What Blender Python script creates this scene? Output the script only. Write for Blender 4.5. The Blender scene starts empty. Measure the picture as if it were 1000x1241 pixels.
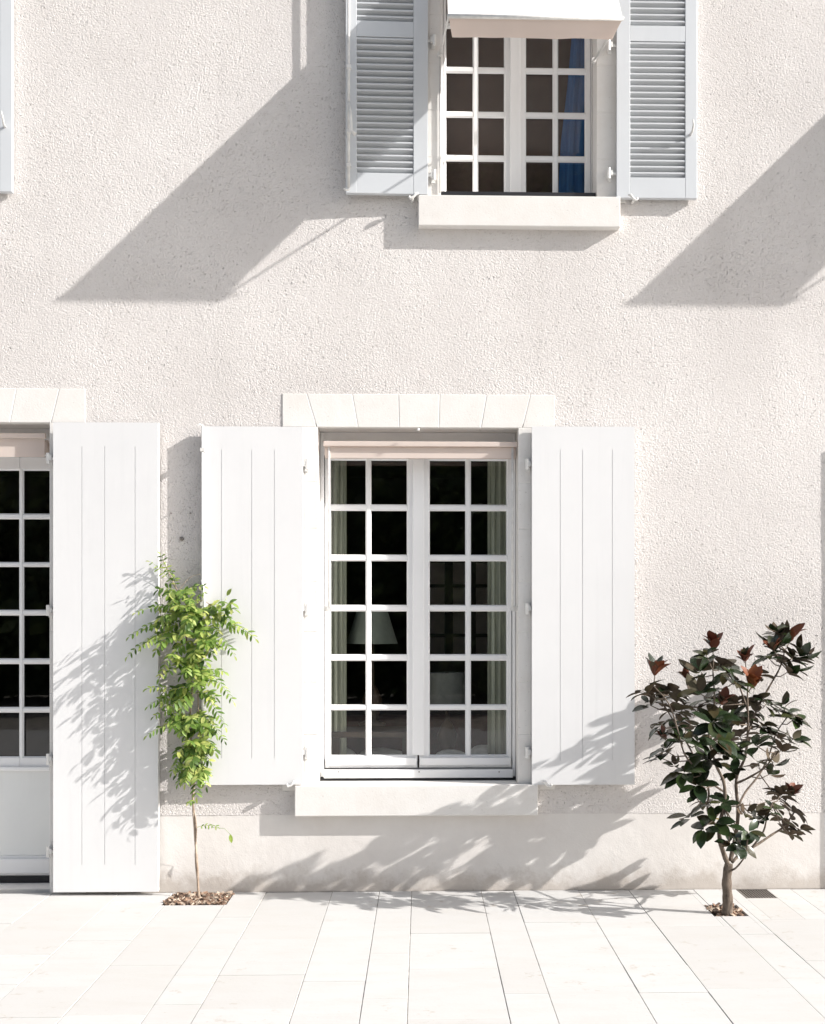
import bpy, bmesh, math, random
import numpy as np
from mathutils import Vector, Matrix
R = math.radians
C = bpy.context.scene.collection
scene = bpy.context.scene

# ------------------------------------------------------------------ camera model (metres; wall front is y = 0)
EYE = 1.35; DIST = 6.25; TH = math.atan(.0285); F = 1500.
PX0 = 553.; PY0 = 756.
def W(px, py, y=0.):
    xc = (px - PX0) / F; zc = -(py - PY0) / F
    dx = xc*math.cos(TH) + math.sin(TH); dy = -xc*math.sin(TH) + math.cos(TH)
    return Vector(((y + DIST)*dx/dy, y, EYE + (y + DIST)*zc/dy))
def X(px, y=0.): return W(px, 700, y).x
def Z(py, y=0., px=510): return W(px, py, y).z
def RC(x0, y0, x1, y1, y=0.):                       # rectangle -> x0,x1,z0,z1 (metres) on the plane y
    cx = (x0 + x1)/2
    return X(x0, y), X(x1, y), Z(y1, y, cx), Z(y0, y, cx)

# ------------------------------------------------------------------ object helpers
def tag(o, label=None, cat=None, group=None, kind=None):
    if label: o['label'] = label
    if cat: o['category'] = cat
    if group: o['group'] = group
    if kind: o['kind'] = kind
    return o
def empty(name, loc=(0, 0, 0)):
    o = bpy.data.objects.new(name, None); C.objects.link(o); o.location = loc
    o.empty_display_size = .1
    return o
class MB:
    def __init__(s, mat=None): s.v = []; s.f = []; s.m = []; s.M = mat
    def add(s, vs, fs, mi=0):
        b = len(s.v)
        if s.M is not None: vs = [tuple(s.M @ Vector(v)) for v in vs]
        s.v += [tuple(v) for v in vs]; s.f += [tuple(b + i for i in f) for f in fs]; s.m += [mi]*len(fs)
    def box(s, x0, x1, y0, y1, z0, z1, mi=0):
        vs = [(x0,y0,z0),(x1,y0,z0),(x1,y1,z0),(x0,y1,z0),(x0,y0,z1),(x1,y0,z1),(x1,y1,z1),(x0,y1,z1)]
        s.add(vs, [(0,3,2,1),(4,5,6,7),(0,1,5,4),(1,2,6,5),(2,3,7,6),(3,0,4,7)], mi)
    def prism(s, pts, y0, y1, mi=0):                # polygon in x,z (counter-clockwise from the front), extruded in y
        n = len(pts)
        vs = [(p[0], y0, p[1]) for p in pts] + [(p[0], y1, p[1]) for p in pts]
        fs = [tuple(range(n)), tuple(reversed(range(n, 2*n)))] + [(i, i+n, (i+1) % n + n, (i+1) % n) for i in range(n)]
        s.add(vs, fs, mi)
    def tube(s, pts, rad, n=10, mi=0, cap=True):
        pts = [Vector(p) for p in pts]
        if not isinstance(rad, (list, tuple)): rad = [rad]*len(pts)
        vs = []; up = None
        for i, p in enumerate(pts):
            a = pts[max(i-1, 0)]; b = pts[min(i+1, len(pts)-1)]
            t = (b - a).normalized()
            if up is None: up = t.orthogonal().normalized()
            up = (up - t*up.dot(t)); up = up.normalized() if up.length > 1e-6 else t.orthogonal().normalized()
            w = t.cross(up)
            for k in range(n):
                q = 2*math.pi*k/n
                vs.append(p + (up*math.cos(q) + w*math.sin(q))*rad[i])
        fs = []
        for i in range(len(pts)-1):
            for k in range(n):
                k2 = (k+1) % n
                fs.append((i*n+k, i*n+k2, (i+1)*n+k2, (i+1)*n+k))
        if cap: fs += [tuple(reversed(range(n))), tuple((len(pts)-1)*n + k for k in range(n))]
        s.add(vs, fs, mi)
    def build(s, name, mats, parent=None, smooth=False, bevel=0, label=None):
        me = bpy.data.meshes.new(name); me.from_pydata(s.v, [], s.f)
        if not isinstance(mats, (list, tuple)): mats = [mats]
        for m in mats: me.materials.append(m)
        me.polygons.foreach_set('material_index', s.m)
        if smooth: me.polygons.foreach_set('use_smooth', [True]*len(s.f))
        me.update()
        o = bpy.data.objects.new(name, me); C.objects.link(o)
        if parent: o.parent = parent
        if bevel:
            b = o.modifiers.new('b', 'BEVEL'); b.width = bevel; b.segments = 2; b.limit_method = 'ANGLE'; b.angle_limit = R(40)
            b.harden_normals = False
        if label: o['label'] = label
        return o
def copy_tree(o, parent, off):
    c = o.copy(); C.objects.link(c); c.parent = parent
    if off is not None: c.location = Vector(c.location) + Vector(off)
    for ch in o.children: copy_tree(ch, c, None)
    return c

# ------------------------------------------------------------------ materials
class NT:
    def __init__(s, name):
        s.mat = bpy.data.materials.new(name); s.mat.use_nodes = True
        s.t = s.mat.node_tree; s.b = s.t.nodes['Principled BSDF']; s.out = s.t.nodes['Material Output']
        s.geo = s.n('ShaderNodeNewGeometry'); s.pos = s.geo.outputs['Position']
    def n(s, typ, **kw):
        nd = s.t.nodes.new(typ)
        for k, v in kw.items(): setattr(nd, k, v)
        return nd
    def l(s, a, b): s.t.links.new(a, b)
    def set(s, **kw):
        for k, v in kw.items(): s.b.inputs[k.replace('_', ' ')].default_value = v
    def noise(s, scale, detail=4, rough=.55, vec=None, dist=0):
        nd = s.n('ShaderNodeTexNoise'); nd.inputs['Scale'].default_value = scale; nd.inputs['Detail'].default_value = detail
        nd.inputs['Roughness'].default_value = rough; nd.inputs['Distortion'].default_value = dist
        s.l(vec or s.pos, nd.inputs['Vector']); return nd.outputs['Fac']
    def scalevec(s, v, vec=None):
        nd = s.n('ShaderNodeVectorMath', operation='MULTIPLY'); s.l(vec or s.pos, nd.inputs[0]); nd.inputs[1].default_value = v
        return nd.outputs[0]
    def ramp(s, fac, stops, interp='LINEAR'):
        nd = s.n('ShaderNodeValToRGB'); nd.color_ramp.interpolation = interp
        while len(nd.color_ramp.elements) < len(stops): nd.color_ramp.elements.new(.5)
        for e, (p, c) in zip(nd.color_ramp.elements, stops):
            e.position = p; e.color = (c, c, c, 1) if isinstance(c, (int, float)) else (*c, 1)
        s.l(fac, nd.inputs['Fac']); return nd.outputs['Color']
    def mix(s, fac, a, b, mode='MIX'):
        nd = s.n('ShaderNodeMix', data_type='RGBA', blend_type=mode)
        for sock, v in ((nd.inputs[0], fac), (nd.inputs[6], a), (nd.inputs[7], b)):
            if hasattr(v, 'is_linked'): s.l(v, sock)
            elif isinstance(v, (int, float)): sock.default_value = v
            else: sock.default_value = (*v, 1)
        return nd.outputs[2]
    def math(s, op, a, b=0.):
        nd = s.n('ShaderNodeMath', operation=op)
        for i, v in enumerate((a, b)):
            if hasattr(v, 'is_linked'): s.l(v, nd.inputs[i])
            else: nd.inputs[i].default_value = v
        return nd.outputs[0]
    def bump(s, h, strength=.5, dist=.002):
        nd = s.n('ShaderNodeBump'); nd.inputs['Strength'].default_value = strength; nd.inputs['Distance'].default_value = dist
        s.l(h, nd.inputs['Height']); s.l(nd.outputs[0], s.b.inputs['Normal']); return nd
    def sepz(s):
        nd = s.n('ShaderNodeSeparateXYZ'); s.l(s.pos, nd.inputs[0]); return nd.outputs

def simple(name, col, rough=.5, var=.06, scale=6., bump=.0, bscale=60., spec=.5, metal=0.):
    t = NT(name); t.set(Roughness=rough, Metallic=metal); t.b.inputs['Specular IOR Level'].default_value = spec
    f = t.noise(scale, 5)
    c2 = tuple(c*(1-2*var) for c in col); c1 = tuple(min(1, c*(1+var*.6)) for c in col)
    t.l(t.ramp(f, [(.3, c2), (.65, c1)]), t.b.inputs['Base Color'])
    if bump: t.bump(t.noise(bscale, 3), bump, .001)
    return t.mat

def plaster(name, displaced):
    t = NT(name); t.set(Roughness=.92); t.b.inputs['Specular IOR Level'].default_value = .2
    big = t.noise(1.1, 6, .6)
    base = t.ramp(big, [(.3, (.610, .578, .560)), (.7, (.705, .676, .657))])
    stain = t.ramp(t.noise(1., 6, .65, t.scalevec((5.5, 5.5, .55))), [(.52, 0.), (.78, .45)])
    base = t.mix(t.math('MULTIPLY', stain, t.ramp(t.noise(.8, 2), [(.42, 0.), (.6, 1.)])), base, (.53, .505, .485))
    base = t.mix(t.ramp(t.noise(26, 5, .7), [(.5, 0.), (.75, .30)]), base, (.53, .49, .46))
    # grains of the sprayed render: two sizes of blobs
    v1 = t.n('ShaderNodeTexVoronoi', feature='SMOOTH_F1'); v1.inputs['Scale'].default_value = 100; v1.inputs['Smoothness'].default_value = .6
    wv = t.n('ShaderNodeVectorMath', operation='ADD'); t.l(t.pos, wv.inputs[0])
    nz = t.n('ShaderNodeTexNoise'); nz.inputs['Scale'].default_value = 30; t.l(t.pos, nz.inputs['Vector'])
    sc = t.n('ShaderNodeVectorMath', operation='SCALE'); t.l(nz.outputs['Color'], sc.inputs[0]); sc.inputs['Scale'].default_value = .03
    t.l(sc.outputs[0], wv.inputs[1]); t.l(wv.outputs[0], v1.inputs['Vector'])
    g = t.math('SUBTRACT', 1., v1.outputs['Distance'])
    n2 = t.noise(112, 4, .66)
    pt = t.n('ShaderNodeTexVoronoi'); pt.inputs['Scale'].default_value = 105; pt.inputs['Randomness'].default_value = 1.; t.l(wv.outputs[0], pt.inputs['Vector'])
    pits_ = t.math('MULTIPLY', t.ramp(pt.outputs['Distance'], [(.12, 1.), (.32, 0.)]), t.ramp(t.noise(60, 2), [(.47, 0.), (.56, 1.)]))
    h = t.math('ADD', t.math('MULTIPLY', g, .4), t.math('MULTIPLY', n2, 1.0))
    h = t.math('SUBTRACT', h, t.math('MULTIPLY', pits_, 1.1))
    # patchy: some areas are rubbed smoother
    patch = t.ramp(t.noise(2.3, 3), [(.35, .55), (.7, 1.)])
    # stray grit specks
    v2 = t.n('ShaderNodeTexVoronoi'); v2.inputs['Scale'].default_value = 45; t.l(wv.outputs[0], v2.inputs['Vector'])
    speck = t.ramp(v2.outputs['Distance'], [(.10, 1.), (.17, 0.)])
    rare = t.ramp(t.noise(33, 2), [(.6, 0.), (.68, 1.)])
    sp = t.math('MULTIPLY', speck, rare)
    col = t.mix(t.math('MULTIPLY', sp, .55), base, (.22, .17, .14))
    col = t.mix(t.math('MULTIPLY', pits_, .38), col, (.30, .26, .24))  # occlusion-like darkening painted into the colour of the pits
    t.l(col, t.b.inputs['Base Color'])
    hh = t.math('MULTIPLY', h, patch)
    if displaced:
        d = t.n('ShaderNodeDisplacement'); d.inputs['Midlevel'].default_value = .75; d.inputs['Scale'].default_value = .0060
        t.l(hh, d.inputs['Height']); t.l(d.outputs[0], t.out.inputs['Displacement'])
        t.mat.displacement_method = 'BOTH'
    else:
        t.bump(hh, .9, .0060)
    return t.mat
M = {}
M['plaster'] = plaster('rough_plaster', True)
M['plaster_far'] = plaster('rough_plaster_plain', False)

t = NT('plinth_plaster'); t.set(Roughness=.9); t.b.inputs['Specular IOR Level'].default_value = .2
z = t.sepz()['Z']
base = t.ramp(t.noise(2.2, 7, .65), [(.3, (.66, .625, .595)), (.72, (.76, .735, .71))])
dirtn = t.math('ADD', t.math('MULTIPLY', z, -7.), t.math('MULTIPLY', t.noise(9, 6, .7), 2.2))
dirt = t.ramp(dirtn, [(.25, 0.), (.95, .7)])
base = t.mix(dirt, base, (.44, .39, .345))
stn = t.ramp(t.noise(70, 3), [(.66, 0.), (.74, .45)])
base = t.mix(t.math('MULTIPLY', stn, dirt), base, (.2, .14, .1))
t.l(base, t.b.inputs['Base Color']); t.bump(t.math('ADD', t.noise(14, 4), t.math('MULTIPLY', t.noise(150, 3), .35)), .5, .004)
M['plinth'] = t.mat

def stone(name, c1, c2, c3):
    t = NT(name); t.set(Roughness=.85); t.b.inputs['Specular IOR Level'].default_value = .25
    rnd = t.geo.outputs['Random Per Island']
    a = t.mix(t.ramp(rnd, [(0, 0.), (1, 1.)]), c1, c2)
    veins = t.ramp(t.noise(7, 8, .68), [(.42, 0.), (.75, .6)])
    a = t.mix(veins, a, c3)
    pits = t.ramp(t.noise(95, 2, .5), [(.70, 0.), (.76, .5)])
    a = t.mix(pits, a, tuple(c*.55 for c in c3))
    t.l(a, t.b.inputs['Base Color']); t.bump(t.math('ADD', t.noise(120, 4), t.noise(12, 4)), .35, .002)
    return t.mat
M['stone'] = stone('limestone', (.745, .725, .70), (.775, .758, .735), (.67, .635, .595))
# paving: travertine slabs
t = NT('travertine_paving'); t.set(Roughness=.8); t.b.inputs['Specular IOR Level'].default_value = .3
rnd = t.geo.outputs['Random Per Island']
a = t.ramp(rnd, [(0, (.540, .531, .516)), (.25, (.552, .545, .533)), (.5, (.565, .560, .550)), (.8, (.556, .550, .538)), (1, (.543, .532, .515))], 'CONSTANT')
st = t.noise(1., 7, .7, t.scalevec((3.2, 9, 5)))
a = t.mix(t.ramp(st, [(.45, 0.), (.8, .6)]), a, (.50, .475, .44))
blot = t.ramp(t.noise(11, 5, .7), [(.585, 0.), (.66, .7)])
big = t.ramp(t.noise(1.7, 2), [(.5, 0.), (.62, 1.)])
a = t.mix(t.math('MULTIPLY', blot, big), a, (.42, .37, .31))
pit = t.ramp(t.noise(1., 3, .6, t.scalevec((30, 75, 60))), [(.68, 0.), (.74, .6)])
a = t.mix(pit, a, (.38, .335, .28))
t.l(a, t.b.inputs['Base Color']); t.bump(t.math('ADD', t.noise(60, 4), t.noise(9, 3)), .25, .002)
M['paving'] = t.mat
M['joint'] = simple('joint_mortar', (.40, .37, .335), .95, .5, 9)

def paint(name, col, rough=.45, dirt=.1):
    t = NT(name); t.set(Roughness=rough)
    a = t.ramp(t.noise(3, 6, .6), [(.3, tuple(c*(1-dirt) for c in col)), (.7, col)])
    str_ = t.ramp(t.noise(1, 5, .6, t.scalevec((28, 28, 1.3))), [(.55, 0.), (.85, .35)])
    a = t.mix(str_, a, tuple(c*.86 for c in col))
    t.l(a, t.b.inputs['Base Color'])
    t.bump(t.noise(1, 4, .6, t.scalevec((90, 90, 9))), .12, .001)
    return t.mat
M['white'] = paint('white_paint', (.73, .73, .735), .42, .04)
M['grey'] = paint('blue_grey_paint', (.612, .634, .658), .4, .06)
M['frame'] = paint('window_paint', (.86, .86, .865), .38, .05)
M['doorpanel'] = paint('door_panel_paint', (.80, .81, .80), .4, .05)
M['metalwhite'] = simple('white_metal', (.75, .74, .72), .35, .08, 30)
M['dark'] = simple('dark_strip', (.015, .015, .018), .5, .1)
M['screw'] = simple('steel', (.25, .23, .21), .4, .2, 80, metal=.7)
M['brown'] = simple('brown_blind', (.105, .070, .062), .9, .08, 20)
t = NT('blue_strip'); t.set(Roughness=.85)
t.l(t.ramp(t.noise(1, 3, .5, t.scalevec((30, 30, .8))), [(.35, (.035, .12, .32)), (.7, (.07, .20, .46))]), t.b.inputs['Base Color'])
M['blue'] = t.mat
t = NT('curtain_cloth'); t.set(Roughness=.9)
t.l(t.ramp(t.noise(1, 3, .5, t.scalevec((60, 60, 1.2))), [(.35, (.33, .33, .27)), (.7, (.60, .60, .50))]), t.b.inputs['Base Color'])
M['curtain'] = t.mat
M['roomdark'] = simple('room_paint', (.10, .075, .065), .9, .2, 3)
M['roompale'] = simple('room_panel', (.75, .64, .60), .8, .1, 4)
M['lampshade'] = simple('linen_shade', (.20, .215, .185), .9, .03, 40, .2, 300)
M['lampgrey'] = simple('grey_shade', (.20, .20, .19), .9, .05, 40, .2, 300)
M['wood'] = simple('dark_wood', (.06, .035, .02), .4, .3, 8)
M['cushion'] = simple('pale_cloth', (.72, .70, .68), .95, .08, 20, .3, 90)
M['sofa'] = simple('dark_red_cloth', (.11, .035, .035), .95, .2, 15, .3, 150)
M['soil'] = simple('soil', (.10, .065, .045), .95, .4, 60, .8, 150)
M['bark_chip'] = simple('bark_chips', (.25, .16, .11), .9, .45, 45)
M['chip_pale'] = simple('pale_chips', (.46, .37, .29), .9, .3, 45)
M['gravel'] = simple('far_gravel', (.34, .31, .27), .95, .2, 8)
M['tile'] = simple('roof_tile', (.33, .17, .11), .85, .25, 12)
# awning canvas: lets some sunlight through
def canvas(name, col, tr, fac):
    t = NT(name); t.set(Roughness=.9)
    w = t.n('ShaderNodeTexWave'); w.inputs['Scale'].default_value = 400; t.l(t.pos, w.inputs['Vector'])
    c = t.mix(.04, t.ramp(t.noise(5, 5), [(.3, tuple(x*.93 for x in col)), (.7, col)]), w.outputs['Color'])
    t.l(c, t.b.inputs['Base Color']); t.bump(t.noise(12, 3), .3, .004)
    tl = t.n('ShaderNodeBsdfTranslucent'); tl.inputs['Color'].default_value = (*tr, 1)
    mx = t.n('ShaderNodeMixShader'); mx.inputs[0].default_value = fac
    t.l(t.b.outputs[0], mx.inputs[1]); t.l(tl.outputs[0], mx.inputs[2]); t.l(mx.outputs[0], t.out.inputs['Surface'])
    return t.mat
M['canvas'] = canvas('cream_canvas', (.88, .865, .85), (.80, .62, .52), .18)
M['canvas_pink'] = canvas('cream_canvas_roll', (.83, .745, .69), (.87, .70, .60), .32)
# thin window glass
t = NT('window_glass')
dt = t.n('ShaderNodeVectorMath', operation='DOT_PRODUCT'); t.l(t.geo.outputs['Incoming'], dt.inputs[0]); t.l(t.geo.outputs['Normal'], dt.inputs[1])
frn = t.math('ADD', .085, t.math('MULTIPLY', .92, t.math('POWER', t.math('SUBTRACT', 1., t.math('ABSOLUTE', dt.outputs['Value'])), 5.)))
tp = t.n('ShaderNodeBsdfTransparent'); tp.inputs['Color'].default_value = (.90, .93, .91, 1)
gl = t.n('ShaderNodeBsdfGlossy'); gl.inputs['Roughness'].default_value = .015
bn = t.n('ShaderNodeBump'); bn.inputs['Strength'].default_value = .15; bn.inputs['Distance'].default_value = .002
t.l(t.noise(4, 2), bn.inputs['Height']); t.l(bn.outputs[0], gl.inputs['Normal'])
mx = t.n('ShaderNodeMixShader'); t.l(frn, mx.inputs[0]); t.l(tp.outputs[0], mx.inputs[1]); t.l(gl.outputs[0], mx.inputs[2])
t.l(mx.outputs[0], t.out.inputs['Surface'])
M['glass'] = t.mat
def bark(name, c1, c2, sc):
    t = NT(name); t.set(Roughness=.9)
    f = t.noise(1, 6, .7, t.scalevec((sc, sc, sc*.35)))
    t.l(t.ramp(f, [(.35, c1), (.65, c2)]), t.b.inputs['Base Color']); t.bump(f, .8, .006); return t.mat
M['bark'] = bark('magnolia_bark', (.055, .040, .030), (.185, .145, .112), 45)
M['vinebark'] = bark('vine_bark', (.20, .14, .10), (.52, .42, .33), 60)
def leafmat(name, stops, rough, trans, tf=.35, spec=.5):
    t = NT(name); t.set(Roughness=rough); t.b.inputs['Specular IOR Level'].default_value = spec
    rnd = t.geo.outputs['Random Per Island']
    c = t.ramp(rnd, stops)
    c = t.mix(t.ramp(t.noise(60, 3), [(.3, 0.), (.8, .35)]), c, stops[0][1])
    t.l(c, t.b.inputs['Base Color'])
    if trans:
        tl = t.n('ShaderNodeBsdfTranslucent'); t.l(t.mix(1., c, trans, 'MULTIPLY'), tl.inputs['Color'])
        mx = t.n('ShaderNodeMixShader'); mx.inputs[0].default_value = tf
        t.l(t.b.outputs[0], mx.inputs[1]); t.l(tl.outputs[0], mx.inputs[2]); t.l(mx.outputs[0], t.out.inputs['Surface'])
    return t.mat
M['mleaf'] = leafmat('magnolia_leaf_top', [(0, (.012, .020, .010)), (.5, (.016, .032, .011)), (.75, (.034, .056, .015)), (.9, (.040, .040, .017)), (1, (.055, .038, .019))], .24, None, spec=.5)
M['mback'] = leafmat('magnolia_leaf_back', [(0, (.050, .034, .020)), (.5, (.082, .052, .028)), (1, (.058, .056, .026))], .8, None)
M['mred'] = leafmat('magnolia_leaf_new', [(0, (.11, .030, .018)), (.5, (.20, .058, .022)), (1, (.15, .05, .03))], .45, (1, .7, .5), .25)
M['wleaf'] = leafmat('wisteria_leaf', [(0, (.060, .115, .025)), (.35, (.19, .31, .06)), (.7, (.42, .52, .15)), (1, (.66, .66, .24))], .5, (1.6, 1.7, .9), .42)
M['hedge'] = leafmat('hedge_leaf', [(0, (.02, .04, .015)), (.5, (.07, .11, .04)), (1, (.20, .25, .09))], .5, None)

# ------------------------------------------------------------------ sun and sky
SUN = Vector((3.21, -1., 1.90)).normalized()
el = math.asin(SUN.z); az = math.atan2(SUN.x, SUN.y)
w = bpy.data.worlds.new('World'); scene.world = w; w.use_nodes = True
sky = w.node_tree.nodes.new('ShaderNodeTexSky'); sky.sky_type = 'NISHITA'; sky.sun_disc = False
sky.sun_elevation = el; sky.sun_rotation = az; sky.air_density = 1.0; sky.dust_density = 2.5; sky.ozone_density = 1.0
bg = w.node_tree.nodes['Background']; hs = w.node_tree.nodes.new('ShaderNodeHueSaturation'); hs.inputs['Saturation'].default_value = .55
w.node_tree.links.new(sky.outputs[0], hs.inputs['Color']); w.node_tree.links.new(hs.outputs[0], bg.inputs['Color']); bg.inputs['Strength'].default_value = .136
sl = bpy.data.lights.new('sun', 'SUN'); sl.energy = 4.95; sl.angle = R(.5); sl.color = (1, .965, .925)
so = bpy.data.objects.new('sun', sl); C.objects.link(so); so.rotation_euler = SUN.to_track_quat('Z', 'Y').to_euler(); so.location = SUN*20

# ------------------------------------------------------------------ ground and paving
random.seed(11)
m = MB(); m.add([(-300,-300,-.06),(300,-300,-.06),(300,300,-.06),(-300,300,-.06)], [(0,1,2,3)])
tag(m.build('ground', M['gravel']), kind='structure')
cols_px = [64,146,213,282,323,403,460,499,583,622,701,762,840,877,958]
xs = [X(p) for p in cols_px]
wd = [.30,.17,.34,.26,.2,.32]
k = 0
while xs[-1] < 7.5: xs.append(xs[-1] + wd[k % 6]); k += 1
k = 3
while xs[0] > -7.: xs.insert(0, xs[0] - wd[k % 6]); k += 1
def dep(py): return -(DIST - DIST*324/(py-756))
known = {282:[1110,1148,1180], 323:[1137,1180], 403:[1188], 460:[1155,1210], 499:[1131,1174], 583:[1172], 622:[1119,1197], 701:[1172],
         762:[1125,1201], 840:[1135,1189], 877:[1117,1168], 213:[1122,1167], 146:[1092,1137,1192], 64:[1153]}
pit_a = (X(197,-.0)-.0, 0, 0, 0)
def pit_rect(px0, px1, yA, yB, yy):
    return (X(px0, yy), X(px1, yy), -abs(yA), -abs(yB))
# planting pits (x0,x1,ynear,yfar)
P1 = (W(196,1094,-.26).x, W(275,1094,-.26).x, dep(1095), -.012)
P2 = (W(866,1113,-.58).x, W(908,1113,-.58).x, dep(1113), dep(1099))
GR = (W(903,1090,-.18).x, W(941,1090,-.18).x, dep(1091), dep(1080.5))
pits = [P1, P2, GR]
def subtract(r, h):
    x0,x1,y0,y1 = r; a0,a1,b0,b1 = h
    if a0 >= x1 or a1 <= x0 or b0 >= y1 or b1 <= y0: return [r]
    out = []
    if a0 > x0: out.append((x0, a0, y0, y1))
    if a1 < x1: out.append((a1, x1, y0, y1))
    xa, xb = max(x0,a0), min(x1,a1)
    if b0 > y0: out.append((xa, xb, y0, b0))
    if b1 < y1: out.append((xa, xb, b1, y1))
    return out
m = MB(); G = .0013
for i in range(len(xs)-1):
    x0, x1 = xs[i]+G, xs[i+1]-G
    key = None
    for p in cols_px:
        if abs(X(p) - xs[i]) < 1e-6: key = p
    ys = [-.001] + [dep(q) for q in known.get(key, [])]
    while ys[-1] > -9.: ys.append(ys[-1] - random.choice([.36,.5,.42,.62]))
    if key is None: ys[1:] = [v for v in ys[1:]]
    for j in range(len(ys)-1):
        rs = [(x0, x1, ys[j+1]+G*.8, ys[j]-G*.8)]
        for h in pits: rs = [q for r in rs for q in subtract(r, h)]
        dz = random.uniform(-.0012, .0012)
        for r in rs:
            if r[1]-r[0] > .004 and r[3]-r[2] > .004: m.box(r[0], r[1], r[2], r[3], -.045, dz)
tag(m.build('paving', M['paving'], bevel=.0012), kind='structure')
m = MB()
def sheet_with_holes(m, rect, holes, z):
    rs = [rect]
    for h in holes: rs = [q for r in rs for q in subtract(r, h)]
    for r in rs: m.add([(r[0],r[2],z),(r[1],r[2],z),(r[1],r[3],z),(r[0],r[3],z)], [(0,1,2,3)])
sheet_with_holes(m, (-7.2, 7.6, -9.5, .02), pits, -.0026)
tag(m.build('paving_joints', M['joint']), kind='structure')
def soil_patch(name, P, n, z0, label):
    m = MB(); x0,x1,y0,y1 = P
    nx, ny = 26, 12
    vs = [(x0+(x1-x0)*i/nx, y0+(y1-y0)*j/ny, z0 + random.uniform(-.006, .006)) for j in range(ny+1) for i in range(nx+1)]
    m.add(vs, [(j*(nx+1)+i, j*(nx+1)+i+1, (j+1)*(nx+1)+i+1, (j+1)*(nx+1)+i) for j in range(ny) for i in range(nx)], 0)
    for _ in range(n):
        c = Vector((random.uniform(x0+.012, x1-.012), random.uniform(y0+.012, y1-.01), z0 + random.uniform(.004, .02)))
        L, wdt, th = random.uniform(.008, .02), random.uniform(.004, .009), random.uniform(.0015, .004)
        rot = Matrix.Rotation(random.uniform(0, 6.3), 4, 'Z') @ Matrix.Rotation(random.uniform(-.6, .6), 4, 'X') @ Matrix.Rotation(random.uniform(-.6, .6), 4, 'Y')
        mm = MB(Matrix.Translation(c) @ rot); mm.box(-L, L, -wdt, wdt, -th, th, random.choice([1, 1, 2]))
        m.add(mm.v, mm.f, 0); m.m[-6:] = mm.m
    o = m.build(name, [M['soil'], M['bark_chip'], M['chip_pale']])
    tag(o, label, 'soil', kind='stuff')
soil_patch('bark_mulch', P1, 420, -.014, 'brown bark mulch in the paving gap at the foot of the green climber')
soil_patch('bark_mulch', P2, 150, -.016, 'brown bark mulch in the small square pit under the magnolia')

# ------------------------------------------------------------------ drain grate
g = empty('drain_grate', ((GR[0]+GR[1])/2, (GR[2]+GR[3])/2, 0)); tag(g, 'small dark slotted drain grate set in the paving right of the magnolia trunk', 'drain grate')
off = Vector(g.location)
def local(m, off): m.v = [tuple(Vector(v) - off) for v in m.v]
m = MB(); x0,x1,y0,y1 = GR
e = .006
m.box(x0, x1, y0, y0+e, -.02, .001); m.box(x0, x1, y1-e, y1, -.02, .001); m.box(x0, x0+e, y0+e, y1-e, -.02, .001); m.box(x1-e, x1, y0+e, y1-e, -.02, .001)
local(m, off); m.build('frame', M['screw'], g)
m = MB(); nb = 11
for i in range(nb):
    xx = x0+e + (x1-x0-2*e)*(i+.5)/nb; m.box(xx-.0035, xx+.0035, y0+e, y1-e, -.016, -.001)
for q in (.33, .66): m.box(x0+e, x1-e, y0+(y1-y0)*q-.002, y0+(y1-y0)*q+.002, -.018, -.003)
local(m, off); m.build('bars', M['screw'], g)
m = MB(); m.box(x0, x1, y0, y1, -.056, -.05); local(m, off); m.build('pit_floor', M['dark'], g)

# ------------------------------------------------------------------ the house
house = empty('house', (0, 0, 0))
tag(house, 'rendered house front with white and pale grey shutters, stone window surrounds and a cream awning', 'house')
DU = X(650+675) - X(650)      # second upper window, to the right
DL = 0
offR = DU; offL = X(20) - X(845)
doorR = X(1042) - X(-330)
Zp = Z(987)                   # plinth top
# surrounds (outer rectangles)
lowS = (X(342), X(673), Z(951, 0, 505)-.03, Z(478, 0, 505)); lowO = (X(385), X(628), Z(951,0,505), Z(518,0,505))
upS = (X(505), X(758), Z(238,0,630)-.03, Z(-140,0,630)); upO = (X(534), X(723), Z(238,0,630), Z(-98,0,630))
dS = (X(-248), X(104), 0., Z(471,0,50)); dO = (X(-205), X(60), 0., Z(512,0,50))
openings = [lowS, upS, (upS[0]+offR, upS[1]+offR, upS[2], upS[3]), (upS[0]+offL, upS[1]+offL, upS[2], upS[3]),
            dS, (dS[0]+doorR, dS[1]+doorR, 0., dS[3])]
XL, XR, ZT = -7., 7.6, 6.6
def inside(cx, cz, ops): return any(o[0] < cx < o[1] and o[2] < cz < o[3] for o in ops)
# core of the wall
bx = sorted(set([XL, XR] + [v for o in openings for v in o[:2]])); bz = sorted(set([0., ZT] + [v for o in openings for v in o[2:]]))
m = MB()
for j in range(len(bz)-1):
    i = 0
    while i < len(bx)-1:
        if inside((bx[i]+bx[i+1])/2, (bz[j]+bz[j+1])/2, openings): i += 1; continue
        k = i
        while k+1 < len(bx)-1 and not inside((bx[k+1]+bx[k+2])/2, (bz[j]+bz[j+1])/2, openings): k += 1
        m.box(bx[i], bx[k+1], .012, .40, bz[j], bz[j+1]); i = k+1
m.box(XL-.3, XL-.002, .012, 5.3, 0, ZT); m.box(XR+.002, XR+.3, .012, 5.3, 0, ZT); m.box(XL, XR, 5., 5.3, 0, ZT)
m.box(XL, XR, .402, 4.998, 2.62, 2.90)
m.build('wall_core', M['plaster_far'], house)
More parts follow.
